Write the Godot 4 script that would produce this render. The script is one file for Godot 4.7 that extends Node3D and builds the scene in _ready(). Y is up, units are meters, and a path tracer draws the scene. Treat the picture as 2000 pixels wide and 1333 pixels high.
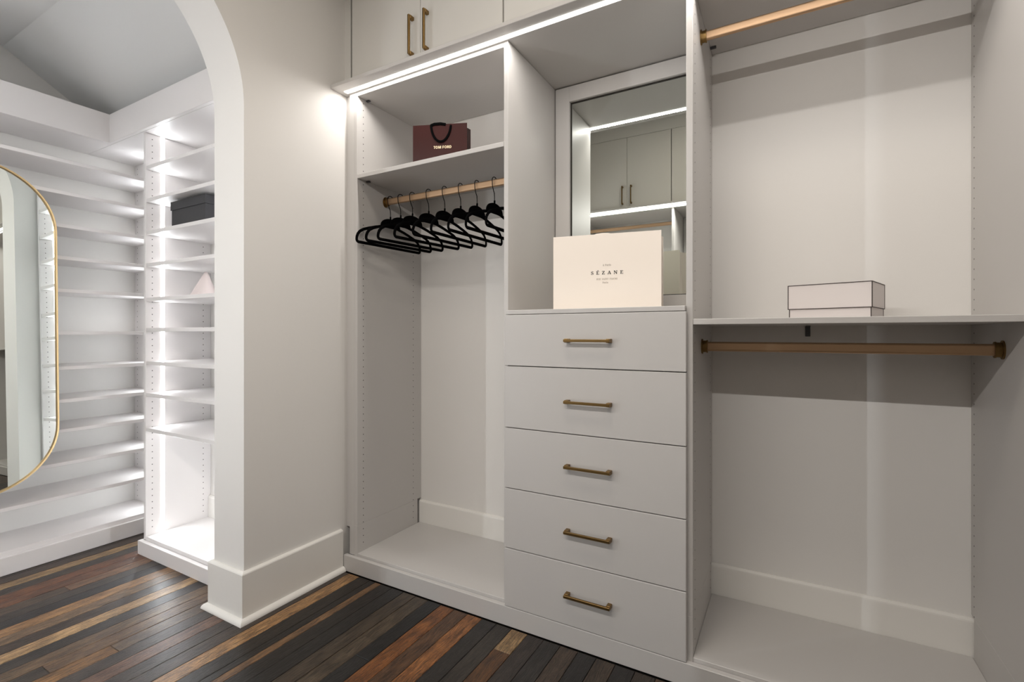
extends Node3D
# Metres, y up. Plan coordinates: X to the right along the wardrobe, D the distance away from the camera (Godot z = -D).

const ZF := 1.628   # front of the wardrobe panels
const ZP := 1.608   # front of the plinth and the drawers
const ZB := 2.085   # back wall of the dressing room
const TH := 0.019   # panel thickness
const XW := -1.835  # wall that holds the arch

var M := {}
var used := {}

func _ready() -> void:
	var cam := Camera3D.new()
	cam.name = "camera"
	cam.projection = Camera3D.PROJECTION_FRUSTUM
	cam.near = 0.05
	cam.far = 50.0
	cam.size = 2.0 * 0.05 * 666.5 / 951.7
	cam.frustum_offset = Vector2(0.0, -0.05 * 14.6 / 951.7)
	cam.position = Vector3(0, 1.115, 0)
	cam.rotation.y = 0.51386
	add_child(cam)
	cam.current = true

	var env := Environment.new()
	env.background_mode = Environment.BG_COLOR
	env.background_color = Color(0.0, 0.0, 0.0)
	env.tonemap_mode = Environment.TONE_MAPPER_LINEAR
	env.tonemap_exposure = 1.03
	env.sdfgi_enabled = true
	env.ssao_enabled = true
	env.ssil_enabled = true
	var we := WorldEnvironment.new()
	we.name = "world_environment"
	we.environment = env
	add_child(we)

	make_materials()
	build_lights()
	build_shell()
	build_floor()
	build_wardrobe()
	build_opposite()
	build_side_closet()
	build_pill_mirror()
	build_hangers()
	build_bags_and_boxes()

# ------------------------------------------------------------------ helpers
func V(x: float, y: float, d: float) -> Vector3:
	return Vector3(x, y, -d)

func uname(n: String) -> String:
	if not used.has(n):
		used[n] = 0
		return n
	used[n] += 1
	return "%s_%03d" % [n, used[n]]

func sub_name(parent: Node, n: String) -> String:
	if parent.get_node_or_null(n) == null:
		return n
	var k := 1
	while parent.get_node_or_null("%s_%03d" % [n, k]) != null:
		k += 1
	return "%s_%03d" % [n, k]

func mat(c: Color, rough := 0.5, metal := 0.0) -> StandardMaterial3D:
	var m := StandardMaterial3D.new()
	m.albedo_color = c
	m.roughness = rough
	m.metallic = metal
	return m

func new_st() -> SurfaceTool:
	var st := SurfaceTool.new()
	st.begin(Mesh.PRIMITIVE_TRIANGLES)
	return st

func tri(st: SurfaceTool, a: Vector3, b: Vector3, c: Vector3, n: Vector3) -> void:
	if (b - a).cross(c - a).dot(n) > 0.0:
		var t := b
		b = c
		c = t
	for p in [a, b, c]:
		st.set_normal(n)
		st.add_vertex(p)

func quad(st: SurfaceTool, a: Vector3, b: Vector3, c: Vector3, d: Vector3, n: Vector3) -> void:
	tri(st, a, b, c, n)
	tri(st, a, c, d, n)

func quad_auto(st: SurfaceTool, a: Vector3, b: Vector3, c: Vector3, d: Vector3, outward: Vector3) -> void:
	var n := (b - a).cross(c - a)
	if n.length() < 1e-12:
		n = (c - a).cross(d - a)
	n = n.normalized()
	if n.dot(outward) < 0.0:
		n = -n
	quad(st, a, b, c, d, n)

# chamfered box between two corners given in plan coordinates
func bx(st: SurfaceTool, x0: float, x1: float, y0: float, y1: float, d0: float, d1: float, bev := 0.0012) -> void:
	var lo := Vector3(minf(x0, x1), minf(y0, y1), -maxf(d0, d1))
	var hi := Vector3(maxf(x0, x1), maxf(y0, y1), -minf(d0, d1))
	box(st, lo, hi, bev)

func box(st: SurfaceTool, lo: Vector3, hi: Vector3, bev: float, xf := Transform3D.IDENTITY) -> void:
	var c := (lo + hi) * 0.5
	var h := (hi - lo) * 0.5
	bev = minf(bev, minf(h.x, minf(h.y, h.z)) * 0.9)
	var b := xf.basis
	for ax in 3:
		for s in [-1.0, 1.0]:
			var n := Vector3.ZERO
			n[ax] = s
			var u := (ax + 1) % 3
			var w := (ax + 2) % 3
			var q := []
			for k in [[-1, -1], [1, -1], [1, 1], [-1, 1]]:
				var p := c
				p[ax] += s * h[ax]
				p[u] += k[0] * (h[u] - bev)
				p[w] += k[1] * (h[w] - bev)
				q.append(xf * p)
			quad(st, q[0], q[1], q[2], q[3], (b * n).normalized())
	if bev <= 0.0:
		return
	for ax in 3:
		var u := (ax + 1) % 3
		var w := (ax + 2) % 3
		for su in [-1.0, 1.0]:
			for sw in [-1.0, 1.0]:
				var n := Vector3.ZERO
				n[u] = su
				n[w] = sw
				var q := []
				for k in [[-1, 0], [1, 0], [1, 1], [-1, 1]]:
					var p := c
					p[ax] += k[0] * (h[ax] - bev)
					p[u] += su * (h[u] - (bev if k[1] == 1 else 0.0))
					p[w] += sw * (h[w] - (0.0 if k[1] == 1 else bev))
					q.append(xf * p)
				quad(st, q[0], q[1], q[2], q[3], (b * n).normalized())
	for sx in [-1.0, 1.0]:
		for sy in [-1.0, 1.0]:
			for sz in [-1.0, 1.0]:
				var n := Vector3(sx, sy, sz)
				var a := c + Vector3(sx * h.x, sy * (h.y - bev), sz * (h.z - bev))
				var e := c + Vector3(sx * (h.x - bev), sy * h.y, sz * (h.z - bev))
				var f := c + Vector3(sx * (h.x - bev), sy * (h.y - bev), sz * h.z)
				tri(st, xf * a, xf * e, xf * f, (b * n).normalized())

# tube with an elliptical section along a path; side gives the direction of the first radius
func tube(st: SurfaceTool, pts: Array, ra: float, rb := -1.0, sides := 10, closed := false, hint := Vector3.ZERO) -> void:
	if rb < 0.0:
		rb = ra
	var n := pts.size()
	var rings := []
	var norms := []
	var prev := hint
	for i in n:
		var t: Vector3
		if closed:
			t = pts[(i + 1) % n] - pts[(i + n - 1) % n]
		else:
			t = pts[mini(i + 1, n - 1)] - pts[maxi(i - 1, 0)]
		t = t.normalized()
		if prev.length() < 0.5:
			prev = Vector3.UP if absf(t.y) < 0.9 else Vector3.RIGHT
		var a := (prev - t * prev.dot(t)).normalized()
		if hint == Vector3.ZERO:
			prev = a
		var bb := t.cross(a)
		var ring := []
		var nr := []
		for k in sides:
			var ang := TAU * k / sides
			ring.append(pts[i] + a * (cos(ang) * ra) + bb * (sin(ang) * rb))
			nr.append((a * (cos(ang) / ra) + bb * (sin(ang) / rb)).normalized())
		rings.append(ring)
		norms.append(nr)
	var last := n if closed else n - 1
	for i in last:
		var j := (i + 1) % n
		for k in sides:
			var l := (k + 1) % sides
			var vs := [rings[i][k], rings[i][l], rings[j][l], rings[j][k]]
			var ns := [norms[i][k], norms[i][l], norms[j][l], norms[j][k]]
			for t in [[0, 1, 2], [0, 2, 3]]:
				var a: Vector3 = vs[t[0]]
				var b: Vector3 = vs[t[1]]
				var c: Vector3 = vs[t[2]]
				var o: Array = t
				if (b - a).cross(c - a).dot(ns[t[0]]) > 0.0:
					o = [t[0], t[2], t[1]]
				for q in o:
					st.set_normal(ns[q])
					st.add_vertex(vs[q])
	if not closed:
		for e in [0, n - 1]:
			var nn: Vector3 = (pts[0] - pts[1]).normalized() if e == 0 else (pts[n - 1] - pts[n - 2]).normalized()
			for k in sides:
				tri(st, pts[e], rings[e][k], rings[e][(k + 1) % sides], nn)

# extrude a plan polygon (array of Vector2(a, b)) from level c0 to c1; axis says what a, b, c mean
func prism(st: SurfaceTool, poly: PackedVector2Array, c0: float, c1: float, f: Callable) -> void:
	var idx := Geometry2D.triangulate_polygon(poly)
	var o: Vector3 = f.call(0.0, 0.0, 0.0)
	var up: Vector3 = (f.call(0.0, 0.0, 1.0) - o).normalized()
	for s in [0, 1]:
		var c := c0 if s == 0 else c1
		var n := up * (1.0 if (c1 > c0) == (s == 1) else -1.0)
		for i in range(0, idx.size(), 3):
			var a := poly[idx[i]]
			var b := poly[idx[i + 1]]
			var d := poly[idx[i + 2]]
			tri(st, f.call(a.x, a.y, c), f.call(b.x, b.y, c), f.call(d.x, d.y, c), n)
	var area := 0.0
	var m := poly.size()
	for i in m:
		var a := poly[i]
		var b := poly[(i + 1) % m]
		area += a.x * b.y - b.x * a.y
	for i in m:
		var a := poly[i]
		var b := poly[(i + 1) % m]
		var e := b - a
		if e.length() < 1e-7:
			continue
		var n2 := Vector2(e.y, -e.x).normalized() * (1.0 if area > 0.0 else -1.0)
		var n: Vector3 = (f.call(n2.x, n2.y, 0.0) - o).normalized()
		quad(st, f.call(a.x, a.y, c0), f.call(b.x, b.y, c0), f.call(b.x, b.y, c1), f.call(a.x, a.y, c1), n)

# sweep a profile (offset from the wall, height) along a plan path of Vector2(x, d); left = outward on the left of the walk
func sweep(st: SurfaceTool, path: Array, prof: Array, sgn := 1.0) -> void:
	var n := path.size()
	var offs := []
	for i in n:
		var d0: Vector2 = (path[i] - path[i - 1]).normalized() if i > 0 else (path[1] - path[0]).normalized()
		var d1: Vector2 = (path[i + 1] - path[i]).normalized() if i < n - 1 else d0
		var n0 := Vector2(-d0.y, d0.x) * sgn
		var n1 := Vector2(-d1.y, d1.x) * sgn
		var m := (n0 + n1).normalized()
		offs.append(m / m.dot(n0))
	for i in n - 1:
		var dd: Vector2 = (path[i + 1] - path[i]).normalized()
		var nn := Vector2(-dd.y, dd.x) * sgn
		for k in prof.size() - 1:
			var a: Vector2 = prof[k]
			var b: Vector2 = prof[k + 1]
			var p := []
			for q in [[i, a], [i + 1, a], [i + 1, b], [i, b]]:
				var w: Vector2 = path[q[0]] + offs[q[0]] * q[1].x
				p.append(V(w.x, q[1].y, w.y))
			quad_auto(st, p[0], p[1], p[2], p[3], V(nn.x, 0.35, nn.y))
	for i in [0, n - 1]:
		var dd: Vector2 = (path[1] - path[0]) if i == 0 else (path[n - 2] - path[n - 1])
		for k in range(1, prof.size() - 1):
			var p := []
			for q in [prof[0], prof[k], prof[k + 1]]:
				var w: Vector2 = path[i] + offs[i] * q.x
				p.append(V(w.x, q.y, w.y))
			tri(st, p[0], p[1], p[2], -V(dd.x, 0, dd.y).normalized())

func obj(called: String, st: SurfaceTool, m: Material, parent: Node = null) -> MeshInstance3D:
	var o := MeshInstance3D.new()
	o.mesh = st.commit()
	o.material_override = null
	o.mesh.surface_set_material(0, m)
	if parent == null:
		o.name = uname(called)
		add_child(o)
	else:
		o.name = sub_name(parent, called)
		parent.add_child(o)
	return o

func tag(o: Node, label: String, category := "", group := "", kind := "") -> Node:
	if label:
		o.set_meta("label", label)
	if category:
		o.set_meta("category", category)
	if group:
		o.set_meta("group", group)
	if kind:
		o.set_meta("kind", kind)
	return o

func thing(called: String, label: String, category: String, at := Vector3.ZERO, group := "") -> Node3D:
	var o := Node3D.new()
	o.name = uname(called)
	o.position = at
	add_child(o)
	tag(o, label, category, group)
	return o

func struct(called: String, st: SurfaceTool, m: Material, label: String, category: String) -> MeshInstance3D:
	var o := obj(called, st, m)
	tag(o, label, category, "", "structure")
	return o

# ---------------------------------------------------------------- materials
func make_materials() -> void:
	var n := FastNoiseLite.new()
	n.seed = 3
	n.frequency = 0.02
	n.fractal_octaves = 4
	var bump := NoiseTexture2D.new()
	bump.width = 256
	bump.height = 256
	bump.seamless = true
	bump.noise = n
	var wall := mat(Color(0.89, 0.88, 0.865), 0.62)
	wall.heightmap_enabled = true
	wall.heightmap_texture = bump
	wall.heightmap_scale = 0.02
	wall.uv1_triplanar = true
	wall.uv1_world_triplanar = true
	wall.uv1_scale = Vector3(4, 4, 4)
	M.wall = wall
	M.ceil = mat(Color(0.88, 0.88, 0.875), 0.8)
	M.cab = mat(Color(0.770, 0.758, 0.746), 0.42)
	M.door = mat(Color(0.81, 0.80, 0.78), 0.45)
	M.white = mat(Color(0.90, 0.885, 0.88), 0.4)
	M.trim = mat(Color(0.90, 0.89, 0.87), 0.35)
	M.dark = mat(Color(0.16, 0.14, 0.12), 0.8)
	M.hole = mat(Color(0.30, 0.29, 0.28), 0.9)
	M.brass = mat(Color(0.52, 0.42, 0.265), 0.38, 1.0)
	M.rod = mat(Color(0.74, 0.62, 0.50), 0.50, 0.9)
	M.gold = mat(Color(0.80, 0.69, 0.51), 0.38, 1.0)
	M.mirror = mat(Color(0.93, 0.95, 0.935), 0.0, 1.0)
	M.steel = mat(Color(0.35, 0.35, 0.36), 0.4, 0.9)
	M.black = mat(Color(0.022, 0.021, 0.023), 0.95)
	M.black.metallic_specular = 0.15
	M.wire = mat(Color(0.05, 0.05, 0.055), 0.35, 0.8)
	M.bag = mat(Color(0.205, 0.10, 0.095), 0.2)
	M.ribbon = mat(Color(0.012, 0.011, 0.012), 0.9)
	M.ribbon.metallic_specular = 0.15
	M.cream = mat(Color(0.965, 0.925, 0.88), 0.75)
	M.ink = mat(Color(0.13, 0.12, 0.11), 0.8)
	M.ink_pale = mat(Color(0.62, 0.57, 0.52), 0.8)
	M.goldink = mat(Color(0.92, 0.85, 0.70), 0.4)
	M.boxwhite = mat(Color(0.90, 0.87, 0.86), 0.6)
	M.boxline = mat(Color(0.20, 0.15, 0.13), 0.6)
	M.boxblack = mat(Color(0.20, 0.195, 0.205), 0.6)
	M.pink = mat(Color(0.86, 0.81, 0.80), 0.9)
	M.pink.rim_enabled = true
	M.pink.rim = 0.3
	var led := mat(Color(1, 1, 1), 0.5)
	led.emission_enabled = true
	led.emission = Color(1.0, 0.985, 0.96)
	led.emission_energy_multiplier = 3.0
	M.led = led

func wood_texture(sd: int) -> ImageTexture:
	var rng := RandomNumberGenerator.new()
	rng.seed = sd
	var fine := FastNoiseLite.new()
	fine.seed = sd
	fine.frequency = 1.0
	fine.fractal_octaves = 3
	var broad := FastNoiseLite.new()
	broad.seed = sd + 9
	broad.frequency = 1.0
	broad.fractal_octaves = 3
	var w := 256
	var h := 1024
	var im := Image.create(w, h, false, Image.FORMAT_RGB8)
	for y in h:
		for x in w:
			var warp := broad.get_noise_2d(x * 0.012, y * 0.004) * 14.0
			var g := fine.get_noise_2d((x + warp) * 0.30, y * 0.012)
			var g2 := fine.get_noise_2d((x + warp) * 0.09 + 50.0, y * 0.006)
			var b := broad.get_noise_2d(x * 0.02 + 90.0, y * 0.010)
			var h2 := fine.get_noise_2d(x * 0.75 + 400.0, y * 0.05)
			var v := 0.70 + 0.30 * g + 0.16 * g2 + 0.18 * b + 0.22 * h2
			var scr := fine.get_noise_2d(x * 0.9, y * 0.11 + 300.0)
			if scr > 0.38:
				v += 0.20
			if g < -0.36:
				v -= 0.20
			v = clampf(v, 0.18, 1.0)
			im.set_pixel(x, y, Color(v, v * (0.985 + 0.03 * b), v * (0.97 + 0.05 * b)))
	im.generate_mipmaps()
	return ImageTexture.create_from_image(im)

# ------------------------------------------------------------------- lights
func area(called: String, at: Vector3, rot: Vector3, size: Vector2, energy: float, col: Color) -> void:
	var l := AreaLight3D.new()
	l.name = called
	l.area_size = size
	l.light_energy = energy
	l.light_color = col
	l.shadow_enabled = true
	l.area_range = 12.0
	l.area_attenuation = 2.0
	l.rotation_degrees = rot
	l.position = at
	add_child(l)

func build_lights() -> void:
	var cool := Color(0.955, 0.98, 1.0)
	var white := Color(1.0, 0.98, 0.96)
	var warm := Color(1.0, 0.95, 0.88)
	# strip under the valance over the wardrobe, and its twin on the opposite run
	area("light_wardrobe", V(-0.64, 2.2405, 1.605), Vector3(-90, 0, 0), Vector2(2.30, 0.021), 0.80, white)
	area("light_opposite", V(-0.64, 2.2335, -0.2395), Vector3(-62, 0, 0), Vector2(2.30, 0.014), 2.65, white)
	# upright strips in the shelving of the side closet
	for e in [["far", 1.315, 0.42, 0.5], ["near", -0.727, 2.7, 0.9]]:
		area("light_shelving_left_" + e[0], V(-2.8285, 1.11, e[1]), Vector3(0, -90, 0), Vector2(0.014, 2.03), e[2], cool)
		area("light_shelving_right_" + e[0], V(-2.078, 1.11, e[1]), Vector3(0, 90, 0), Vector2(0.014, 2.03), e[3], cool)
	area("light_long_far", V(-3.205, 1.11, 1.456), Vector3(0, 180, 0), Vector2(0.014, 2.03), 0.66, cool)
	area("light_long_near", V(-3.205, 1.11, 0.304), Vector3(0, 0, 0), Vector2(0.014, 2.03), 0.66, cool)
	# flush fittings on the ceilings, above the frame
	area("light_ceiling", V(-0.5, 3.018, 0.68), Vector3(-90, 0, 0), Vector2(0.34, 0.34), 0.85, warm)
	area("light_ceiling_side", V(-2.60, 2.543, 0.15), Vector3(-90, 0, 0), Vector2(0.34, 0.34), 0.25, cool)

# -------------------------------------------------------------------- shell
func build_shell() -> void:
	var st := new_st()
	bx(st, -3.62, 1.75, 0.0, 3.25, ZB, ZB + 0.15, 0.0)
	struct("wall_back", st, M.wall, "off-white painted wall behind the wardrobe bays", "wall")
	st = new_st()
	bx(st, 1.6, 1.75, 0.0, 3.25, -0.9, ZB, 0.0)
	struct("wall_right", st, M.wall, "off-white wall of the dressing room beyond the wardrobe's right end", "wall")
	st = new_st()
	bx(st, -2.035, 1.75, 0.0, 3.25, -0.9, -0.75, 0.0)
	struct("wall_front", st, M.wall, "wall behind the opposite cabinets, seen in the mirror", "wall")
	# wall with the round-headed opening
	var poly := PackedVector2Array()
	var r := 0.572
	var ze := 1.135
	poly.append(Vector2(ZB, 0.0))
	poly.append(Vector2(ZB, 3.25))
	poly.append(Vector2(-1.15, 3.25))
	poly.append(Vector2(-1.15, 0.0))
	poly.append(Vector2(ze - 2 * r, 0.0))
	for k in 97:
		var a := PI - PI * k / 96.0
		poly.append(Vector2(ze - r + r * cos(a), 2.0 + r * sin(a)))
	poly.append(Vector2(ze, 0.0))
	st = new_st()
	prism(st, poly, -2.035, XW, func(a, b, c): return V(c, b, a))
	struct("wall_left", st, M.wall, "thick off-white wall with the tall round-headed archway", "wall")
	st = new_st()
	bx(st, XW, 1.6, 3.05, 3.2, -0.75, ZB, 0.0)
	struct("ceiling", st, M.ceil, "flat white ceiling over the dressing room", "ceiling")

	# side closet behind the arch
	st = new_st()
	bx(st, -3.62, -3.47, 0.0, 2.75, -1.15, 1.56, 0.0)
	struct("wall_far_left", st, M.wall, "pale wall behind the long shelves on the left", "wall")
	st = new_st()
	bx(st, -3.62, -2.035, 0.0, 2.75, 1.56, 1.70, 0.0)
	struct("wall_far_back", st, M.wall, "white wall behind the lit shelving in the side closet", "wall")
	st = new_st()
	bx(st, -3.62, -2.035, 0.0, 2.75, -1.15, -1.0, 0.0)
	struct("wall_far_front", st, M.wall, "near end wall of the side closet, left of the arch", "wall")
	st = new_st()
	var sl := PackedVector2Array([Vector2(0.884, 2.575), Vector2(1.56, 2.575 - 0.625 * 0.676), Vector2(1.56, 2.9), Vector2(0.884, 2.9)])
	prism(st, sl, -3.62, -2.035, func(a, b, c): return V(c, b, a))
	struct("ceiling_slope", st, M.ceil, "sloping pale ceiling seen through the arch", "ceiling")
	st = new_st()
	bx(st, -3.62, -2.035, 2.575, 2.9, -1.15, 0.884, 0.0)
	struct("ceiling_side", st, M.ceil, "flat strip of ceiling at the top left corner, through the arch", "ceiling")

	# baseboards with their quarter rounds
	var prof := [Vector2(0.0, 0.192), Vector2(0.006, 0.193), Vector2(0.015, 0.188), Vector2(0.017, 0.184), Vector2(0.017, 0.0)]
	var path := [Vector2(XW, 1.606), Vector2(XW, 1.135), Vector2(-2.035, 1.135), Vector2(-2.035, 1.214)]
	st = new_st()
	sweep(st, path, prof, 1.0)
	struct("baseboard_left", st, M.trim, "tall white baseboard wrapping the foot of the arch wall", "baseboard")
	var qr := []
	for k in 9:
		var a := PI * 0.5 * k / 8.0
		qr.append(Vector2(0.017 + 0.019 * sin(a), 0.020 * cos(a)))
	st = new_st()
	sweep(st, path, qr, 1.0)
	struct("trim_1", st, M.trim, "rounded white shoe moulding along the arch wall baseboard", "trim")
	st = new_st()
	sweep(st, [Vector2(-1.75, ZB), Vector2(1.6, ZB)], [Vector2(0.0, 0.205), Vector2(0.008, 0.206), Vector2(0.015, 0.199), Vector2(0.016, 0.194), Vector2(0.016, 0.0)], -1.0)
	struct("baseboard_back", st, M.trim, "white baseboard on the back wall inside the wardrobe bays", "baseboard")
	st = new_st()
	sweep(st, [Vector2(-2.83, 1.56), Vector2(-2.08, 1.56)], [Vector2(0.0, 0.205), Vector2(0.008, 0.206), Vector2(0.015, 0.199), Vector2(0.016, 0.194), Vector2(0.016, 0.0)], -1.0)
	struct("baseboard_side", st, M.trim, "short white baseboard on the wall behind the lit shelving", "baseboard")

	# ceiling fitting above the frame
	for e in [[V(-0.5, 3.05, 0.68), "square flush ceiling light over the dressing room, above the picture"], [V(-2.60, 2.575, 0.15), "square flush ceiling light over the side closet, out of view above the arch"]]:
		var f := thing("ceiling_light", e[1], "lamp", e[0])
		st = new_st()
		box(st, Vector3(-0.2, -0.026, -0.2), Vector3(0.2, 0.0, 0.2), 0.004)
		obj("housing", st, M.trim, f)
		st = new_st()
		box(st, Vector3(-0.17, -0.030, -0.17), Vector3(0.17, -0.0265, 0.17), 0.001)
		obj("diffuser", st, M.led, f)

# -------------------------------------------------------------------- floor
func build_floor() -> void:
	var st := new_st()
	bx(st, -3.62, 1.75, -0.16, -0.014, -1.15, ZB + 0.15, 0.0)
	var fl := struct("floor", st, M.dark, "floor of reclaimed mixed-colour wooden planks", "floor")
	var tex := [wood_texture(11), wood_texture(29), wood_texture(47)]
	var pal := {}
	var rng := RandomNumberGenerator.new()
	rng.seed = 77
	# observed rows: left edge index -> colour (sRGB 0..255), pitch 66.8 mm, row 0 starts at x = -3.1755
	var rows := {
		0: [84, 66, 48], 1: [92, 68, 50], 2: [176, 146, 104], 3: [86, 78, 70], 4: [150, 98, 66], 5: [140, 94, 68], 6: [112, 96, 84], 7: [92, 84, 80], 8: [66, 63, 68],
		9: [176, 138, 98], 10: [142, 118, 94], 11: [92, 76, 68], 12: [196, 164, 124], 13: [76, 66, 62], 14: [132, 108, 84], 15: [136, 108, 82], 16: [124, 104, 86], 17: [92, 80, 74],
		18: [140, 108, 94], 19: [92, 80, 75], 20: [96, 82, 76], 21: [192, 152, 106], 22: [66, 54, 44], 24: [60, 51, 46], 25: [52, 46, 44], 26: [98, 84, 70], 27: [108, 94, 78],
		28: [46, 45, 48], 29: [158, 102, 56], 30: [122, 88, 62], 31: [168, 114, 68], 32: [64, 58, 56], 33: [80, 72, 66], 35: [78, 68, 64], 36: [68, 63, 61], 37: [98, 82, 70],
		38: [60, 56, 56], 39: [92, 78, 66], 40: [58, 53, 52], 41: [84, 72, 62], 42: [110, 84, 60],
	}
	var spare := [[64, 56, 50], [92, 78, 66], [120, 96, 74], [78, 68, 62], [150, 110, 70], [52, 47, 45], [172, 138, 98], [104, 84, 66]]
	var pitch := 0.0668
	for i in 72:
		var x0 := -3.1755 + pitch * i
		if x0 > 1.6:
			break
		var x1 := x0 + pitch
		var base: Array = rows[i] if rows.has(i) else spare[rng.randi() % spare.size()]
		var start := -0.75
		var stop := 1.60 if x0 > -2.06 else (1.50 if x0 < -2.9 else 1.30)
		var pieces := []   # x0, x1, d0, d1, colour
		if i == 23:
			pieces = [[x0, x0 + 0.033, -0.2, stop, [58, 49, 44]], [x0 + 0.033, x1, -0.2, stop, [150, 116, 82]], [x0, x1, start, -0.2, [80, 70, 62]]]
		elif i == 34:
			pieces = [[x0, x1, 1.47, stop, [168, 142, 106]], [x0, x1, 0.95, 1.47, [126, 84, 44]], [x0, x1, start, 0.95, [150, 140, 126]]]
		elif i == 15:
			pieces = [[x0, x1, 0.648, stop, base], [x0, x1, start, 0.648, [84, 70, 60]]]
		elif i == 16:
			pieces = [[x0, x1, 0.811, stop, base], [x0, x1, start, 0.811, [158, 118, 72]]]
		elif i == 6:
			pieces = [[x0, x1, 0.90, stop, [150, 116, 92]], [x0, x1, 0.30, 0.90, base], [x0, x1, start, 0.30, spare[2]]]
		elif i == 28:
			pieces = [[x0, x1, 1.205, stop, base], [x0, x1, 0.4, 1.205, [58, 56, 58]], [x0, x1, start, 0.4, spare[3]]]
		else:
			var d := stop
			var first := true
			while d > start + 0.02:
				var ln := rng.randf_range(0.7, 1.5) if not first else rng.randf_range(0.9, 1.9)
				var e := maxf(start, d - ln)
				if e - start < 0.25:
					e = start
				pieces.append([x0, x1, e, d, base if first else spare[rng.randi() % spare.size()]])
				d = e
				first = false
		for p in pieces:
			plank(fl, p, tex, pal, rng)

func wood_color(c: Array) -> Color:
	# the darker boards of the mix are darker still than the camera shows them
	var l: float = (c[0] + c[1] + c[2]) / 765.0
	var k := lerpf(0.62, 0.97, clampf((l - 0.2) / 0.3, 0.0, 1.0))
	return Color(c[0] / 255.0 * k * 1.03, c[1] / 255.0 * k, c[2] / 255.0 * k * 0.95)

func plank(fl: Node, p: Array, tex: Array, pal: Dictionary, rng: RandomNumberGenerator) -> void:
	var t := rng.randi() % tex.size()
	var key := "%d_%d_%d_%d" % [p[4][0], p[4][1], p[4][2], t]
	if not pal.has(key):
		var m := mat(wood_color(p[4]), 0.34)
		m.albedo_texture = tex[t]
		m.heightmap_enabled = true
		m.heightmap_texture = tex[t]
		m.heightmap_scale = 0.10
		m.roughness = 0.36
		pal[key] = m
	var g := 0.0007
	var a := Vector3(p[0] + g, -0.013, -p[3] + g)
	var b := Vector3(p[1] - g, rng.randf_range(-0.0007, 0.0002), -p[2] - g)
	var st := new_st()
	var bev := 0.0012
	var u0 := rng.randf()
	var v0 := rng.randf()
	var uv := func(q: Vector3) -> Vector2: return Vector2(u0 + (q.x - a.x) / 0.22, v0 + (q.z - a.z) / 1.1)
	var tl := Vector3(a.x + bev, b.y, a.z + bev)
	var br := Vector3(b.x - bev, b.y, b.z - bev)
	var top := [tl, Vector3(br.x, b.y, tl.z), br, Vector3(tl.x, b.y, br.z)]
	var ey := b.y - bev
	var mid := [Vector3(a.x, ey, a.z), Vector3(b.x, ey, a.z), Vector3(b.x, ey, b.z), Vector3(a.x, ey, b.z)]
	var faces := [[top[0], top[1], top[2], top[3], Vector3.UP]]
	var dirs := [Vector3(0, 0, -1), Vector3(1, 0, 0), Vector3(0, 0, 1), Vector3(-1, 0, 0)]
	for k in 4:
		var l := (k + 1) % 4
		var dn := Vector3(0, a.y - ey, 0)
		faces.append([top[k], top[l], mid[l], mid[k], (dirs[k] + Vector3.UP).normalized()])
		faces.append([mid[k], mid[l], mid[l] + dn, mid[k] + dn, dirs[k]])
	for f in faces:
		for tr in [[0, 1, 2], [0, 2, 3]]:
			var o: Array = tr
			if (f[tr[1]] - f[tr[0]]).cross(f[tr[2]] - f[tr[0]]).dot(f[4]) > 0.0:
				o = [tr[0], tr[2], tr[1]]
			for q in o:
				st.set_normal(f[4])
				st.set_uv(uv.call(f[q]))
				st.add_vertex(f[q])
	obj("plank", st, pal[key], fl)

# --------------------------------------------------------------- cabinetry
func panel(st: SurfaceTool, x0: float, x1: float, top := 2.245) -> void:
	# upright with its foot cut back around the baseboard
	bx(st, x0, x1, 0.215, top, ZF, ZB - 0.001)
	bx(st, x0, x1, 0.0, 0.2149, ZF, 2.056)

# rows of shelf-pin holes on a side panel: x of the face, side it faces, columns of d
func pins_x(parent: Node, x: float, face: float, cols: Array, y0: float, y1: float) -> void:
	var st := new_st()
	for d in cols:
		var y := y0
		while y < y1:
			disc(st, V(x + face * 0.0002, y, d), Vector3(face, 0, 0), 0.0026)
			y += 0.032
	tag(obj("pin_holes", st, M.hole, parent), "", "", "", "stuff")

func pins_d(parent: Node, d: float, face: float, cols: Array, y0: float, y1: float) -> void:
	var st := new_st()
	for x in cols:
		var y := y0
		while y < y1:
			disc(st, V(x, y, d + face * 0.0002), Vector3(0, 0, -face), 0.0026)
			y += 0.032
	tag(obj("pin_holes", st, M.hole, parent), "", "", "", "stuff")

func disc(st: SurfaceTool, c: Vector3, n: Vector3, r: float) -> void:
	var a := n.cross(Vector3.UP).normalized()
	for k in 8:
		var p := c + (a * cos(TAU * k / 8.0) + Vector3.UP * sin(TAU * k / 8.0)) * r
		var q := c + (a * cos(TAU * (k + 1) / 8.0) + Vector3.UP * sin(TAU * (k + 1) / 8.0)) * r
		tri(st, c, p, q, n)
		quad(st, p, q, q - n * 0.00015, p - n * 0.00015, ((p + q) * 0.5 - c).normalized())

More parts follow.
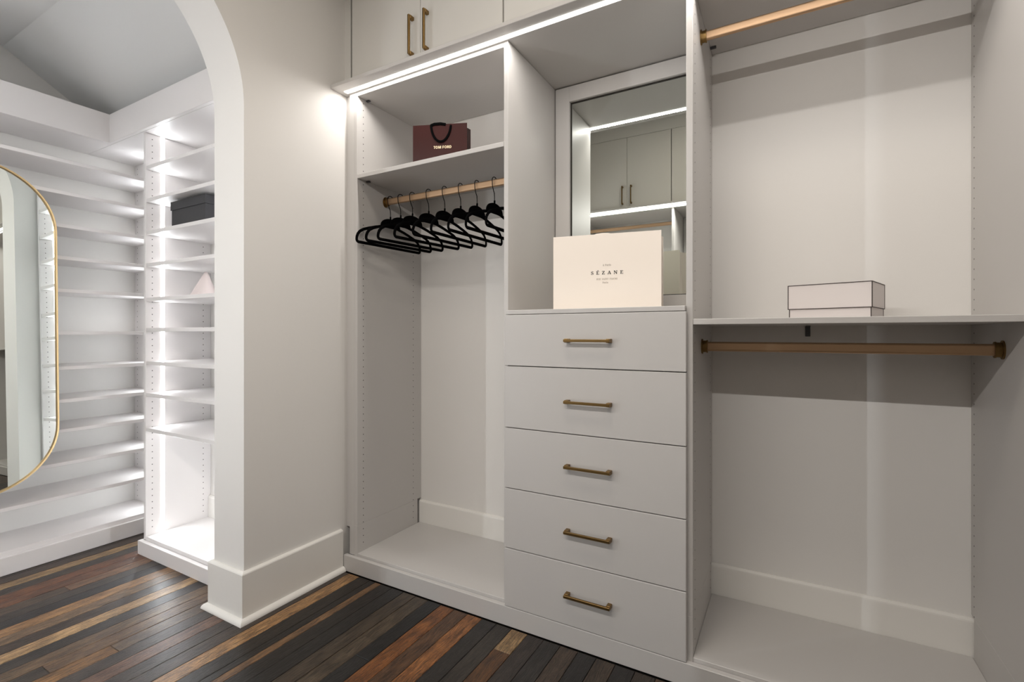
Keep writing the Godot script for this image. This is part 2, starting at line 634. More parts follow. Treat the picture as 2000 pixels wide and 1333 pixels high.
# hanging rod between two panels with a flange at both ends
func clothes_rod(parent: Node, x0: float, x1: float, y: float, d: float) -> void:
	var st := new_st()
	var sec := PackedVector2Array()
	for q in [[1, 0.0], [-1, 180.0]]:
		for k in 13:
			var a := deg_to_rad(q[1] + 180.0 * k / 12.0)
			sec.append(Vector2(0.0075 * cos(a), q[0] * 0.0088 + 0.0075 * sin(a)))
	prism(st, sec, x0 + 0.001, x1 - 0.001, func(a, b, c): return V(c, y + b, d + a))
	var rod := obj("clothes_rod", st, M.rod, parent)
	for s in [1.0, -1.0]:
		var x := x0 if s > 0 else x1
		st = new_st()
		tube(st, [V(x, y, d), V(x + s * 0.004, y, d)], 0.026, 0.018, 20, false, Vector3.UP)
		tube(st, [V(x + s * 0.004, y, d), V(x + s * 0.018, y, d)], 0.0205, 0.0125, 20, false, Vector3.UP)
		tube(st, [V(x + s * 0.0155, y, d), V(x + s * 0.0195, y, d)], 0.0225, 0.0145, 20, false, Vector3.UP)
		obj("flange", st, M.brass, rod)

# square bar pull; local frame: along = direction of the bar, out = away from the door
func pull(parent: Node, c: Vector3, along: Vector3, out: Vector3, ln := 0.168) -> void:
	var st := new_st()
	var side := along.cross(out).normalized()
	var b := Basis(along, side, out)
	var xf := Transform3D(b, c)
	box(st, Vector3(-ln / 2, -0.0048, 0.022), Vector3(ln / 2, 0.0048, 0.031), 0.001, xf)
	for s in [-1.0, 1.0]:
		var x: float = s * (ln / 2 - 0.0075)
		# wedge foot: wide at the door, narrowing into the bar
		var q := []
		for k in [[0.0075, 0.0], [0.0075, 0.0225]]:
			q.append(k)
		box(st, Vector3(x - 0.0075, -0.0068, 0.0), Vector3(x + 0.0075, 0.0068, 0.0225), 0.001, xf)
	obj("handle", st, M.brass, parent)

func build_wardrobe() -> void:
	var st: SurfaceTool
	# one plinth under all three bays
	st = new_st()
	bx(st, -1.8175, 0.533, 0.0, 0.0735, ZP, 1.6275)
	tag(obj("plinth", st, M.cab), "long low white plinth board running under the wardrobe bays at the floor", "plinth")

	# left bay
	var lb := thing("hanging_wardrobe", "open white wardrobe bay with black hangers on its rod, left of the drawers", "wardrobe", V(-1.36, 0, 1.85))
	var off := -lb.position
	st = new_st()
	panel(st, -1.7695, -1.75)
	move(obj("side_panel", st, M.cab, lb), off)
	st = new_st()
	bx(st, -1.80, -1.7697, 0.0736, 2.245, ZF, ZF + 0.019)
	move(obj("face_trim", st, M.cab, lb), off)
	st = new_st()
	bx(st, XW, -1.8002, 0.194, 2.245, 1.642, 1.660)
	move(obj("scribe_strip", st, M.cab, lb), off)
	st = new_st()
	bx(st, -1.7499, -0.9552, 0.0, 0.086, 1.629, 2.0675)
	move(obj("bottom_panel", st, M.cab, lb), off)
	st = new_st()
	bx(st, -1.7499, -0.9552, 2.226, 2.245, ZF, ZB - 0.001)
	move(obj("top_panel", st, M.cab, lb), off)
	st = new_st()
	bx(st, -1.7497, -0.9553, 1.841, 1.860, ZF, ZB - 0.001)
	move(obj("shelf", st, M.cab, lb), off)
	var rod_holder := lb
	clothes_rod(rod_holder, -1.7499, -0.9552, 1.771, 1.812)
	for c in lb.get_children():
		if str(c.name).begins_with("clothes_rod"):
			move(c, off)
	pins_x(lb, -1.75, 1.0, [1.666, 2.02], 0.125, 1.83)
	move(lb.get_child(lb.get_child_count() - 1), off)
	pins_x(lb, -1.75, 1.0, [1.666], 1.885, 2.21)
	move(lb.get_child(lb.get_child_count() - 1), off)
	# little dark cam fittings under the top panel and the shelf
	for y in [2.2255, 1.8405]:
		st = new_st()
		bx(st, -1.748, -1.728, y - 0.006, y, 1.680, 1.692, 0.001)
		move(obj("shelf_cam", st, M.steel, lb), off)

	# drawer bay
	var dc := thing("drawer_cabinet", "white drawer unit with five drawers and brass bar handles, open niche above", "cabinet", V(-0.6085, 0, 1.85))
	off = -dc.position
	for p in [[-0.955, -0.936], [-0.2805, -0.2602]]:
		st = new_st()
		panel(st, p[0], p[1])
		move(obj("side_panel", st, M.cab, dc), off)
	st = new_st()
	bx(st, -0.9359, -0.2806, 1.1875, 1.2035, ZP + 0.001, ZB - 0.001)
	move(obj("counter", st, M.cab, dc), off)
	var ys := [[0.9935, 1.1855], [0.7585, 0.9905], [0.528, 0.7555], [0.2995, 0.525], [0.0755, 0.2965]]
	var hy := [1.090, 0.873, 0.644, 0.4145, 0.190]
	for i in 5:
		st = new_st()
		bx(st, -0.940, -0.277, ys[i][0], ys[i][1], ZP, ZP + 0.0185, 0.0015)
		bx(st, -0.925, -0.292, ys[i][0] + 0.02, ys[i][0] + 0.14, ZP + 0.0186, 2.03, 0.0)
		var dr := move(obj("drawer", st, M.cab, dc), off)
		pull(dr, V(-0.601, hy[i], ZP), Vector3.RIGHT, Vector3.BACK)

	# framed mirror at the back of the niche
	var fm := thing("niche_mirror", "mirror in a wide white frame at the niche's back, behind the cream bag", "mirror", V(-0.6085, 1.2035, 2.07))
	off = -fm.position
	var o := [-0.932, -0.2845, 1.2045, 2.2405]
	var w := 0.069
	st = new_st()
	bx(st, o[0], o[0] + w, o[2], o[3], 2.060, 2.084, 0.0015)
	bx(st, o[1] - w, o[1], o[2], o[3], 2.060, 2.084, 0.0015)
	bx(st, o[0] + w, o[1] - w, o[3] - w, o[3], 2.060, 2.084, 0.0015)
	bx(st, o[0] + w, o[1] - w, o[2], o[2] + w, 2.060, 2.084, 0.0015)
	move(obj("frame", st, M.cab, fm), off)
	st = new_st()
	bx(st, o[0] + w - 0.003, o[1] - w + 0.003, o[2] + w - 0.003, o[3] - w + 0.003, 2.0795, 2.0835, 0.0)
	move(obj("glass", st, M.mirror, fm), off)
	st = new_st()
	for e in [[o[0] + w, o[0] + w + 0.004, o[2] + w, o[3] - w], [o[1] - w - 0.004, o[1] - w, o[2] + w, o[3] - w], [o[0] + w, o[1] - w, o[3] - w - 0.004, o[3] - w], [o[0] + w, o[1] - w, o[2] + w, o[2] + w + 0.004]]:
		bx(st, e[0], e[1], e[2], e[3], 2.075, 2.0795, 0.0)
	move(obj("gasket", st, M.dark, fm), off)

	# right bay
	var rb := thing("double_wardrobe", "open white wardrobe bay with two bare hanging rods, right of the drawers", "wardrobe", V(0.127, 0, 1.85))
	off = -rb.position
	st = new_st()
	panel(st, 0.514, 0.533)
	move(obj("side_panel", st, M.cab, rb), off)
	st = new_st()
	bx(st, -0.2600, 0.5139, 0.0, 0.086, 1.629, 2.0675)
	move(obj("bottom_panel", st, M.cab, rb), off)
	st = new_st()
	bx(st, -0.2600, 0.5139, 2.226, 2.245, ZF, ZB - 0.001)
	move(obj("top_panel", st, M.cab, rb), off)
	st = new_st()
	bx(st, -0.2598, 0.5137, 1.1435, 1.1615, ZF, ZB - 0.001)
	move(obj("shelf", st, M.cab, rb), off)
	for y in [1.070, 2.140]:
		clothes_rod(rb, -0.2600, 0.5139, y, 1.815 if y < 2 else 1.79)
		move(rb.get_child(rb.get_child_count() - 1), off)
	pins_x(rb, -0.26, 1.0, [1.666, 2.03], 0.125, 1.12)
	move(rb.get_child(rb.get_child_count() - 1), off)
	pins_x(rb, -0.26, 1.0, [1.666, 2.03], 1.19, 2.20)
	move(rb.get_child(rb.get_child_count() - 1), off)
	pins_x(rb, 0.514, -1.0, [1.666, 2.055], 0.22, 1.12)
	move(rb.get_child(rb.get_child_count() - 1), off)
	pins_x(rb, 0.514, -1.0, [1.666, 2.055], 1.19, 2.20)
	move(rb.get_child(rb.get_child_count() - 1), off)
	st = new_st()
	bx(st, 0.058, 0.074, 1.104, 1.143, 2.081, 2.085, 0.001)
	bx(st, 0.058, 0.074, 1.140, 1.1434, 2.050, 2.0812, 0.001)
	move(obj("shelf_bracket", st, M.steel, rb), off)
	st = new_st()
	bx(st, -0.2595, -0.238, 2.219, 2.2258, 2.02, 2.032, 0.001)
	move(obj("shelf_cam", st, M.steel, rb), off)

	# valance and the strip of light
	st = new_st()
	bx(st, XW, 0.533, 2.2455, 2.262, 1.545, ZB, 0.0015)
	tag(obj("valance_board", st, M.cab), "white valance board running the length of the wardrobe top, under the upper doors", "valance")
	st = new_st()
	bx(st, -1.80, 0.53, 2.2425, 2.2453, 1.594, 1.616, 0.0008)
	tag(obj("led_strip_light", st, M.led), "long glowing light strip under the valance over the wardrobe", "light strip")

	# upper cabinets
	upper_run([[-1.768, -1.357, -0.948], [-0.948, -0.539, -0.130], [-0.130, 0.20, 0.533]], 1.0, 0.0,
		["upper wall cabinet with two plain doors at the left, above the hangers", "upper wall cabinet at the top edge, right of the pair with visible brass handles", "upper wall cabinet over the right bay, above the picture"], 2.914)
	st = new_st()
	bx(st, XW, -1.794, 2.2625, 2.93, 1.628, 1.65)
	tag(obj("filler_strip", st, M.door), "narrow upright filler strip between arch wall and upper cabinet doors", "filler")
	st = new_st()
	bx(st, XW, 0.533, 2.917, 3.0495, 1.612, 1.632)
	tag(obj("crown_board", st, M.door), "plain board between upper cabinet doors and ceiling, above the picture", "trim board")

func move(o: Node3D, by: Vector3) -> Node3D:
	o.position += by
	return o

# pairs of doors over a run; sgn 1: faces the camera side (front at d 1.610), -1: the opposite run
func upper_run(cabs: Array, sgn: float, _unused: float, labels: Array, top: float) -> void:
	var i := 0
	for c in cabs:
		var mid: float = (c[0] + c[2]) * 0.5
		var body_d := 1.85 if sgn > 0 else 1.355 - 1.85
		var uc := thing("upper_cabinet", labels[i], "cabinet", V(mid, 2.2625, body_d))
		var off := -uc.position
		var fz := func(d: float) -> float: return d if sgn > 0 else 1.355 - d
		var st := new_st()
		bx(st, c[0] + 0.001, c[2] - 0.001, 2.2625, top + 0.002, fz.call(1.66), fz.call(ZB - 0.001))
		move(obj("body", st, M.door, uc), off)
		for k in 2:
			st = new_st()
			bx(st, c[k] + (0.003 if k == 0 else 0.001), c[k + 1] - (0.001 if k == 0 else 0.003), 2.266, top, fz.call(1.610), fz.call(1.6285), 0.0015)
			var door := move(obj("door", st, M.door, uc), off)
			var hx: float = c[1] - 0.0395 if k == 0 else c[1] + 0.0415
			pull(door, V(hx, 2.385, fz.call(1.610)), Vector3.UP, Vector3.BACK if sgn > 0 else Vector3.FORWARD)
		i += 1

# the run behind the camera, known from its reflection
func build_opposite() -> void:
	var z := func(d: float) -> float: return 1.355 - d
	var st := new_st()
	bx(st, -1.8175, 0.533, 0.0, 0.0735, z.call(ZP), z.call(1.6275))
	tag(obj("plinth", st, M.cab), "plinth board of the opposite cabinets, behind the camera", "plinth")
	var bays := [
		[-1.77, -0.885, "opposite hanging bay with one rod, reflected in the niche mirror above the cream bag"],
		[-0.866, -0.20, "opposite middle bay with a drawer front, just past the bright upright in the niche mirror"],
		[-0.181, 0.533, "opposite wardrobe bay behind the camera, out of the mirror's view"],
	]
	var i := 0
	for b in bays:
		var t := thing("opposite_wardrobe", b[2], "wardrobe", V((b[0] + b[1]) * 0.5, 0, z.call(1.85)))
		var off := -t.position
		var xs := [[b[0], b[0] + TH], [b[1], b[1] + TH]] if i == 0 else [[b[1], b[1] + TH]]
		if i == 2:
			xs = [[b[1] - TH, b[1]]]
		for p in xs:
			st = new_st()
			bx(st, p[0], p[1], 0.0, 2.245, z.call(ZF), z.call(ZB))
			move(obj("side_panel", st, M.cab, t), off)
		var a: float = b[0] + (TH if i == 0 else 0.0) + 0.0002
		var e: float = b[1] - (TH if i == 2 else 0.0) - 0.0002
		st = new_st()
		bx(st, a, e, 0.0, 0.086, z.call(1.629), z.call(ZB))
		move(obj("bottom_panel", st, M.cab, t), off)
		st = new_st()
		bx(st, a, e, 2.226, 2.245, z.call(ZF), z.call(ZB))
		move(obj("top_panel", st, M.cab, t), off)
		st = new_st()
		bx(st, a, e, 1.1435, 1.1615, z.call(ZF), z.call(ZB))
		move(obj("shelf", st, M.cab, t), off)
		if i != 1:
			for y in [1.070, 2.130]:
				clothes_rod(t, a, e, y, z.call(1.815))
				move(t.get_child(t.get_child_count() - 1), off)
		else:
			st = new_st()
			bx(st, a + 0.004, e - 0.004, 1.166, 2.222, z.call(2.060), z.call(2.084))
			move(obj("back_frame", st, M.cab, t), off)
		i += 1
	st = new_st()
	bx(st, XW, 0.533, 2.2455, 2.262, z.call(1.545), z.call(ZB), 0.0015)
	tag(obj("valance_board", st, M.cab), "valance board of the opposite cabinets, its underside lit in the niche mirror", "valance")
	st = new_st()
	prism(st, PackedVector2Array([Vector2(z.call(1.612), 2.2453), Vector2(z.call(1.594), 2.2453), Vector2(z.call(1.594), 2.2435), Vector2(z.call(1.612), 2.2255)]), -1.80, 0.53, func(a, b, c): return V(c, b, a))
	tag(obj("led_strip_light", st, M.led), "light strip under the opposite cabinets, the lower bright line in the niche mirror", "light strip")
	upper_run([[-1.675, -1.280, -0.885], [-0.885, -0.490, -0.095], [-0.095, 0.22, 0.533]], -1.0, 0.0,
		["opposite upper cabinet with a pair of doors and handles, reflected in the niche mirror", "opposite upper cabinet at the right edge of the niche mirror's reflection", "opposite upper cabinet behind the camera, out of the mirror's view"], 2.914)
	st = new_st()
	bx(st, XW, -1.677, 2.2625, 2.93, z.call(1.632), z.call(1.65))
	tag(obj("filler_strip", st, M.door), "filler strip beside the opposite upper cabinets, behind the camera", "filler")
	st = new_st()
	bx(st, XW, 0.533, 2.917, 3.0495, z.call(1.612), z.call(1.632))
	tag(obj("crown_board", st, M.door), "plain board over the opposite upper doors, below the upper bright line in the niche mirror", "trim board")

# -------------------------------------------------------------- side closet
func build_side_closet() -> void:
	var st: SurfaceTool
	var zf := 1.238
	var zb := 1.5595
	# shelving that faces the camera, and its twin on the near side of the closet
	for twin in [false, true]:
		var z := func(d: float) -> float: return (0.588 - d) if twin else d
		st = new_st()
		bx(st, -2.862, -2.0525, 0.0, 0.068, z.call(1.216), z.call(1.2375))
		bx(st, -2.862, -2.852, 0.0, 0.068, z.call(1.2375), z.call(1.55))
		tag(obj("plinth", st, M.white), "plinth of the near shelving, out of view left of the camera" if twin else "short white plinth under the lit shelving, beside the arch wall foot", "plinth")
		var sh := thing("shelving_unit", "white lit shelving on the near side of the side closet, out of view" if twin else "tall white shelving with upright light strips, seen through the arch beside its jamb", "shelving", V(-2.45, 0, z.call(1.40)))
		var off := -sh.position
		for p in [[-2.850, -2.8315], [-2.0755, -2.057]]:
			st = new_st()
			bx(st, p[0], p[1], 0.0685, 2.136, z.call(zf), z.call(zb))
			move(obj("side_panel", st, M.white, sh), off)
		st = new_st()
		bx(st, -2.8313, -2.0757, 0.0, 0.085, z.call(zf + 0.001), z.call(1.5435))
		move(obj("bottom_panel", st, M.white, sh), off)
		for y in [1.948, 1.782, 1.617, 1.453, 1.278, 1.125, 0.956, 0.795, 0.618]:
			st = new_st()
			bx(st, -2.8313, -2.0757, y, y + 0.0185, z.call(zf + 0.003), z.call(zb))
			move(obj("shelf", st, M.white, sh), off)
		if not twin:
			pins_x(sh, -2.8315, 1.0, [1.268, 1.518], 0.125, 2.12)
			move(sh.get_child(sh.get_child_count() - 1), off)
			pins_x(sh, -2.0755, -1.0, [1.268, 1.518], 0.125, 2.12)
			move(sh.get_child(sh.get_child_count() - 1), off)
		else:
			st = new_st()
			bx(st, -2.8498, -2.036, 2.1365, 2.1505, z.call(zf), z.call(zb))
			move(obj("top_panel", st, M.white, sh), off)
		for s in [1.0, -1.0]:
			var x := -2.8315 if s > 0 else -2.0755
			st = new_st()
			bx(st, x, x + s * 0.0018, 0.0855, 2.1355, z.call(1.3055), z.call(1.3245), 0.0004)
			move(obj("led_strip_light", st, M.led, sh), off)

	# long shelves on the left wall
	var ll := thing("long_shelving", "long white shelves along the left wall, partly behind the round-cornered mirror", "shelving", V(-3.31, 0, 0.5))
	var off := -ll.position
	for p in [[1.460, 1.478], [0.282, 0.300], [-0.64, -0.622]]:
		st = new_st()
		bx(st, -3.155, -3.4695, 0.0855, 2.136, p[0], p[1])
		move(obj("side_panel", st, M.white, ll), off)
	st = new_st()
	bx(st, -3.155, -3.4695, 0.0, 0.1035, -0.62, 1.4599)
	move(obj("bottom_panel", st, M.white, ll), off)
	for y in [1.973, 1.812, 1.647, 1.486, 1.322, 1.109, 0.932, 0.767, 0.617, 0.452, 0.287]:
		for g in [[0.3002, 1.4598], [-0.6218, 0.2818]]:
			st = new_st()
			bx(st, -3.157, -3.4695, y, y + 0.018, g[0], g[1])
			move(obj("shelf", st, M.white, ll), off)
	pins_d(ll, 1.460, -1.0, [-3.438, -3.19], 0.13, 2.12)
	move(ll.get_child(ll.get_child_count() - 1), off)
	for e in [[1.4582, 1.46], [0.30, 0.3018]]:
		st = new_st()
		bx(st, -3.196, -3.214, 0.104, 2.1355, e[0], e[1], 0.0004)
		move(obj("led_strip_light", st, M.led, ll), off)
	st = new_st()
	bx(st, -3.134, -3.1548, 0.0, 0.0815, -0.62, 1.45)
	tag(obj("plinth", st, M.white), "long white plinth under the left wall shelves", "plinth")

	# top board and fascia over both
	st = new_st()
	bx(st, -2.8498, -2.036, 2.1365, 2.1505, 1.2302, zb)
	bx(st, -3.4695, -2.85, 2.1365, 2.1505, 1.2302, zb)
	bx(st, -3.4695, -3.1785, 2.1365, 2.1505, -0.64, 1.23)
	tag(obj("top_board", st, M.white), "white board covering the tops of the side closet shelves", "board")
	st = new_st()
	bx(st, -3.16, -2.0355, 2.1365, 2.289, 1.212, 1.230, 0.0015)
	tag(obj("fascia_board", st, M.white), "white fascia over the lit shelving, meeting the arch", "fascia")
	st = new_st()
	bx(st, -3.178, -3.16, 2.1365, 2.289, -0.64, 1.230, 0.0015)
	tag(obj("fascia_board", st, M.white), "white fascia over the long left shelves, below the dark ceiling corner", "fascia")

# ------------------------------------------------------------- pill mirror
func build_pill_mirror() -> void:
	var zc := 0.685
	var y0 := 0.385
	var y1 := 1.898
	var t := thing("wall_mirror", "tall round-cornered mirror with a thin brass frame, hung before the left shelves", "mirror", V(-3.112, (y0 + y1) * 0.5, zc))
	t.rotation = Vector3(0, deg_to_rad(0.2), deg_to_rad(1.6))
	var hh := (y1 - y0) * 0.5
	var outline := func(hw: float, h2: float, r: float) -> Array:
		var pts := []
		for q in [[1, 1, 0.0], [-1, 1, 90.0], [-1, -1, 180.0], [1, -1, 270.0]]:
			for k in 17:
				var a := deg_to_rad(q[2] + 90.0 * k / 16.0)
				pts.append(Vector2(q[0] * (hw - r) + r * cos(a), q[1] * (h2 - r) + r * sin(a)))
		return pts
	# local axes: a -> depth d (Godot -z), b -> up, c -> out (x)
	var f := func(a: float, b: float, c: float) -> Vector3: return Vector3(c, b, -a)
	var po: Array = outline.call(0.298, hh, 0.288)
	var pi_: Array = outline.call(0.2915, hh - 0.0065, 0.2815)
	var st := new_st()
	var n := po.size()
	for i in n:
		var j := (i + 1) % n
		var dir: Vector2 = (po[i] + po[j]) * 0.5
		var e: Vector2 = (po[j] - po[i])
		if e.length() < 1e-6:
			continue
		var nn := Vector2(e.y, -e.x).normalized()
		if nn.dot(dir) < 0:
			nn = -nn
		var no: Vector3 = f.call(nn.x, nn.y, 0.0)
		quad(st, f.call(po[i].x, po[i].y, -0.014), f.call(po[j].x, po[j].y, -0.014), f.call(po[j].x, po[j].y, 0.014), f.call(po[i].x, po[i].y, 0.014), no)
		quad(st, f.call(pi_[i].x, pi_[i].y, 0.004), f.call(pi_[j].x, pi_[j].y, 0.004), f.call(pi_[j].x, pi_[j].y, 0.014), f.call(pi_[i].x, pi_[i].y, 0.014), -no)
		for c in [-0.014, 0.014]:
			quad(st, f.call(po[i].x, po[i].y, c), f.call(po[j].x, po[j].y, c), f.call(pi_[j].x, pi_[j].y, c), f.call(pi_[i].x, pi_[i].y, c), f.call(0.0, 0.0, signf(c)))
	obj("frame", st, M.gold, t)
	st = new_st()
	prism(st, PackedVector2Array(dedupe(pi_)), 0.0, 0.004, f)
	obj("glass", st, M.mirror, t)
	st = new_st()
	prism(st, PackedVector2Array(dedupe(pi_)), -0.013, -0.0005, f)
	obj("backing", st, M.dark, t)
	for a in [-0.15, 0.15]:
		st = new_st()
		box(st, Vector3(-0.0275, 0.612, a - 0.012), Vector3(-0.0135, 0.632, a + 0.012), 0.001)
		obj("hanging_bracket", st, M.brass, t)

func dedupe(p: Array) -> Array:
	var o := []
	for q in p:
		if o.is_empty() or (o[o.size() - 1] as Vector2).distance_to(q) > 1e-5:
			o.append(q)
	if (o[0] as Vector2).distance_to(o[o.size() - 1]) < 1e-5:
		o.pop_back()
	return o

# ----------------------------------------------------------------- hangers
func build_hangers() -> void:
	# local: a along the hanger (a > 0 towards the back), b up from the rod's axis height, x across
	var g := func(a: float, b: float) -> Vector3: return Vector3(0, b, -a)
	var t := thing("clothes_hanger", "", "hanger", Vector3.ZERO, "black hangers on the left bay rod")
	# hook over the rod
	var st := new_st()
	var hk := []
	hk.append(g.call(0.019, -0.004))
	for k in 13:
		var a := deg_to_rad(-10.0 + 200.0 * k / 12.0)
		hk.append(g.call(0.0185 * cos(a), 0.006 + 0.0185 * sin(a)))
	hk.append(g.call(-0.0165, -0.016))
	hk.append(g.call(-0.009, -0.034))
	hk.append(g.call(-0.002, -0.046))
	hk.append(g.call(0.0, -0.062))
	hk.append(g.call(0.0, -0.100))
	tube(st, hk, 0.0019, -1.0, 8)
	obj("hook", st, M.wire, t)
	# flat flocked body
	var by := -0.221
	var L := 0.203
	st = new_st()
	var loop := []
	# shoulders: from the dome down to the rounded ends, then the bar
	var right := [Vector2(0.0, -0.126), Vector2(0.045, -0.132), Vector2(0.09, -0.143), Vector2(0.135, -0.157), Vector2(0.165, -0.168), Vector2(0.185, -0.180), Vector2(0.1965, -0.194), Vector2(0.202, -0.208), Vector2(L, -0.217)]
	var end := []
	for k in 7:
		var a := deg_to_rad(0.0 - 90.0 * k / 6.0)
		end.append(Vector2(L - 0.012 + 0.012 * cos(a), by + 0.002 + 0.012 * sin(a)))
	for p in right:
		loop.append(g.call(p.x, p.y))
	for p in end:
		loop.append(g.call(p.x, p.y - 0.0))
	for p in range(end.size() - 1, -1, -1):
		loop.append(g.call(-end[p].x, end[p].y))
	for p in range(right.size() - 1, 0, -1):
		loop.append(g.call(-right[p].x, right[p].y))
	tube(st, loop, 0.0030, 0.0072, 10, true, Vector3.RIGHT)
	obj("frame", st, M.black, t)
	# rounded yoke under the hook
	st = new_st()
	var dome := PackedVector2Array()
	for k in 17:
		var a := PI * k / 16.0
		dome.append(Vector2(0.062 * cos(a), -0.136 + 0.046 * pow(sin(a), 0.8)))
	prism(st, dome, -0.0028, 0.0028, func(a, b, c): return Vector3(c, b, -a))
	tube(st, [g.call(0.0, -0.100), g.call(0.0, -0.078)], 0.0048, 0.0030, 8)
	obj("yoke", st, M.black, t)
	var xs := [-1.716, -1.649, -1.574, -1.474, -1.380, -1.290, -1.201, -1.110, -1.020]
	var ph := [85.0, 83.0, 82.5, 82.0, 85.5, 88.0, 88.0, 87.0, 88.5]
	var lab := ["leftmost black hanger, nearest the bay's left side panel", "second black hanger from the bay's left side panel", "third black hanger from the bay's left side panel", "fourth black hanger from the bay's left side panel",
		"middle one of the nine black hangers on the rod", "fourth black hanger counted from the drawer unit", "third black hanger counted from the drawer unit", "second black hanger from the drawer unit, its hook still in view", "rightmost black hanger, its hook hidden behind the drawer unit's panel"]
	for i in 9:
		var o: Node3D = t
		if i > 0:
			o = t.duplicate()
			o.name = uname("clothes_hanger")
			add_child(o)
		o.position = V(xs[i], 1.7725, 1.812)
		o.rotation_degrees.y = -(90.0 - ph[i])
		tag(o, lab[i], "hanger", "black hangers on the left bay rod")

# ----------------------------------------------------------- bags and boxes
# open paper bag: origin at the middle of its foot, width along x, depth towards -z
func bag(parent: Node, w: float, h: float, d: float, m: Material, gusset: float) -> void:
	var th := 0.0012
	var st := new_st()
	box(st, Vector3(-w / 2, 0, d / 2 - th), Vector3(w / 2, h, d / 2), 0.0004)
	obj("front_panel", st, m, parent)
	st = new_st()
	box(st, Vector3(-w / 2, 0, -d / 2), Vector3(w / 2, h, -d / 2 + th), 0.0004)
	obj("back_panel", st, m, parent)
	for s in [-1.0, 1.0]:
		st = new_st()
		var x: float = s * (w / 2 - th)
		for e in [1.0, -1.0]:
			# each half of the fold runs from the outer edge to the crease
			var za: float = e * (d / 2 - th)
			for off in [0.0, th]:
				quad_auto(st, Vector3(x - s * off, 0, za), Vector3(x - s * off, h, za), Vector3(x - s * (gusset + off), h, 0), Vector3(x - s * (gusset * 0.15 + off), 0, 0), Vector3(s if off == 0.0 else -s, 0, 0))
		obj("gusset", st, m, parent)
	st = new_st()
	box(st, Vector3(-w / 2 + th, 0.0, -d / 2 + th), Vector3(w / 2 - th, th, d / 2 - th), 0.0)
	obj("base", st, m, parent)

func text_part(parent: Node, called: String, s: String, px: float, at: Vector3, m: Material, fnt: String, bold := false, depth := 0.0005) -> void:
	var tm := TextMesh.new()
	var f := SystemFont.new()
	f.font_names = PackedStringArray([fnt])
	if bold:
		f.font_weight = 700
	tm.font = f
	tm.text = s
	tm.font_size = 48
	tm.pixel_size = px / 48.0
	tm.depth = depth
	tm.curve_step = 1.0
	tm.horizontal_alignment = HORIZONTAL_ALIGNMENT_CENTER
	var o := MeshInstance3D.new()
	o.mesh = tm
	o.material_override = m
	o.name = sub_name(parent, called)
	o.position = at
	parent.add_child(o)

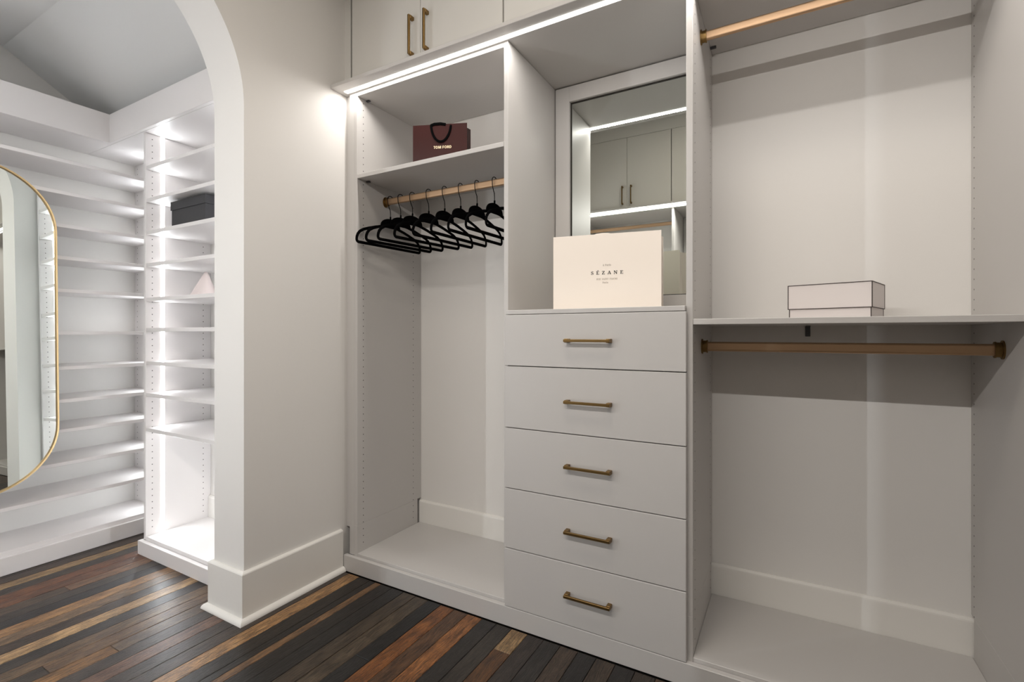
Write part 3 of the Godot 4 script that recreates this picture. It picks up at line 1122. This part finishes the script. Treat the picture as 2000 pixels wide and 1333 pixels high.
func build_bags_and_boxes() -> void:
	var st: SurfaceTool
	# cream bag on the counter
	var b := thing("paper_bag", "large cream paper bag with small dark lettering, on the drawer unit's top", "bag", V(-0.600, 1.2037, 1.815))
	b.rotation_degrees.y = 9.5
	bag(b, 0.400, 0.283, 0.13, M.cream, 0.022)
	text_part(b, "lettering", "S  É  Z  A  N  E", 0.0180, Vector3(0.006, 0.138, 0.0652), M.ink, "Droid Serif", true)
	text_part(b, "lettering", "à Paris", 0.0095, Vector3(0.006, 0.1665, 0.0652), M.ink_pale, "Droid Serif")
	text_part(b, "lettering", "RUE  SAINT  FIACRE", 0.0082, Vector3(0.006, 0.1145, 0.0652), M.ink_pale, "Droid Serif")
	text_part(b, "lettering", "Paris", 0.0090, Vector3(0.000, 0.1015, 0.0652), M.ink_pale, "Droid Serif")
	for z in [0.060, -0.060]:
		st = new_st()
		var hp := []
		for k in 9:
			var a := PI * k / 8.0
			hp.append(Vector3(-0.012 + 0.06 * cos(a), 0.262 + 0.0232 * sin(a), z - signf(z) * 0.003))
		tube(st, hp, 0.0030, 0.0014, 8, false, Vector3.UP)
		obj("handle", st, M.cream, b)

	# dark bag on the upper shelf
	b = thing("gift_bag", "small glossy dark maroon bag with black ribbon handles, on the shelf above the hangers", "bag", V(-1.383, 1.8602, 1.795))
	b.rotation_degrees.y = 22.0
	bag(b, 0.252, 0.203, 0.075, M.bag, 0.018)
	text_part(b, "lettering", "TOM FORD", 0.0165, Vector3(0.013, 0.0985, 0.0378), M.goldink, "Droid Sans", true)
	st = new_st()
	var rp := []
	for k in 17:
		var a := PI + PI * k / 16.0
		rp.append(Vector3(0.006 + 0.046 * cos(a) * (1.0 + 0.10 * sin(a)), 0.196 + 0.074 * sin(a), 0.0395 + 0.003 * absf(sin(a))))
	rp.insert(0, Vector3(-0.040, 0.203, 0.0392))
	tube(st, rp, 0.0014, 0.0055, 10, false, Vector3.BACK)
	obj("ribbon_handle", st, M.ribbon, b)
	st = new_st()
	tube(st, [Vector3(-0.041, 0.199, 0.0392), Vector3(-0.025, 0.2035, 0.041), Vector3(0.004, 0.2045, 0.040), Vector3(0.028, 0.200, 0.0392)], 0.0062, 0.0016, 10, false, Vector3.UP)
	obj("ribbon_handle", st, M.ribbon, b)

	# pale shoe box on the right shelf
	b = thing("gift_box", "pale pink-white lidded box with dark outlined edges, alone on the right bay shelf", "box", V(0.136, 1.1617, 1.868))
	b.rotation_degrees.y = 17.0 * -1.0
	var w := 0.222
	var d := 0.182
	lined_box(b, "base", Vector3(-w / 2 + 0.003, 0, -d / 2 + 0.003), Vector3(w / 2 - 0.003, 0.09, d / 2 - 0.003), 0.0011)
	lined_box(b, "lid", Vector3(-w / 2, 0.030, -d / 2), Vector3(w / 2, 0.1065, d / 2), 0.0011)

	# black box in the lit shelving
	b = thing("shoe_box", "charcoal lidded shoe box on the lit shelving beside the arch jamb", "box", V(-2.524, 1.6357, 1.375))
	st = new_st()
	box(st, Vector3(-0.150, 0, -0.092), Vector3(0.150, 0.098, 0.092), 0.001)
	obj("base", st, M.boxblack, b)
	st = new_st()
	box(st, Vector3(-0.154, 0.092, -0.096), Vector3(0.154, 0.134, 0.096), 0.001)
	obj("lid", st, M.boxblack, b)

	# soft pouch
	b = thing("pouch", "small pale pink cone-shaped fabric pouch on the lit shelving, at the arch jamb", "pouch", V(-2.478, 1.2967, 1.335))
	st = new_st()
	var rings := []
	var nseg := 20
	for i in 9:
		var t := i / 8.0
		var rx := lerpf(0.082, 0.006, pow(t, 0.95))
		var rz := lerpf(0.055, 0.006, t)
		var ring := []
		for k in nseg:
			var a := TAU * k / nseg
			var wob := 1.0 + 0.05 * sin(3.0 * a + 2.0 * t)
			ring.append(Vector3(cos(a) * rx * wob + 0.014 * t, t * 0.118, sin(a) * rz * wob))
		rings.append(ring)
	st.set_smooth_group(0)
	for i in 8:
		for k in nseg:
			var l := (k + 1) % nseg
			for q in [rings[i][k], rings[i + 1][k], rings[i][l], rings[i][l], rings[i + 1][k], rings[i + 1][l]]:
				st.add_vertex(q)
	for k in nseg:
		for q in [Vector3(0.014, 0.119, 0), rings[8][(k + 1) % nseg], rings[8][k]]:
			st.add_vertex(q)
	st.generate_normals()
	obj("body", st, M.pink, b)

func lined_box(parent: Node, called: String, lo: Vector3, hi: Vector3, lw: float) -> void:
	var st := new_st()
	box(st, lo, hi, 0.0006)
	var part := obj(called, st, M.boxwhite, parent)
	st = new_st()
	var e := 0.0004
	for sx in [lo.x, hi.x]:
		for sz in [lo.z, hi.z]:
			box(st, Vector3(sx - lw, lo.y, sz - lw) , Vector3(sx + lw, hi.y + e, sz + lw), 0.0)
	for sy in [lo.y + lw, hi.y]:
		for sz in [lo.z, hi.z]:
			box(st, Vector3(lo.x - e, sy - lw, sz - lw), Vector3(hi.x + e, sy + lw, sz + lw), 0.0)
		for sx in [lo.x, hi.x]:
			box(st, Vector3(sx - lw, sy - lw, lo.z - e), Vector3(sx + lw, sy + lw, hi.z + e), 0.0)
	obj("edge_lines", st, M.boxline, part)
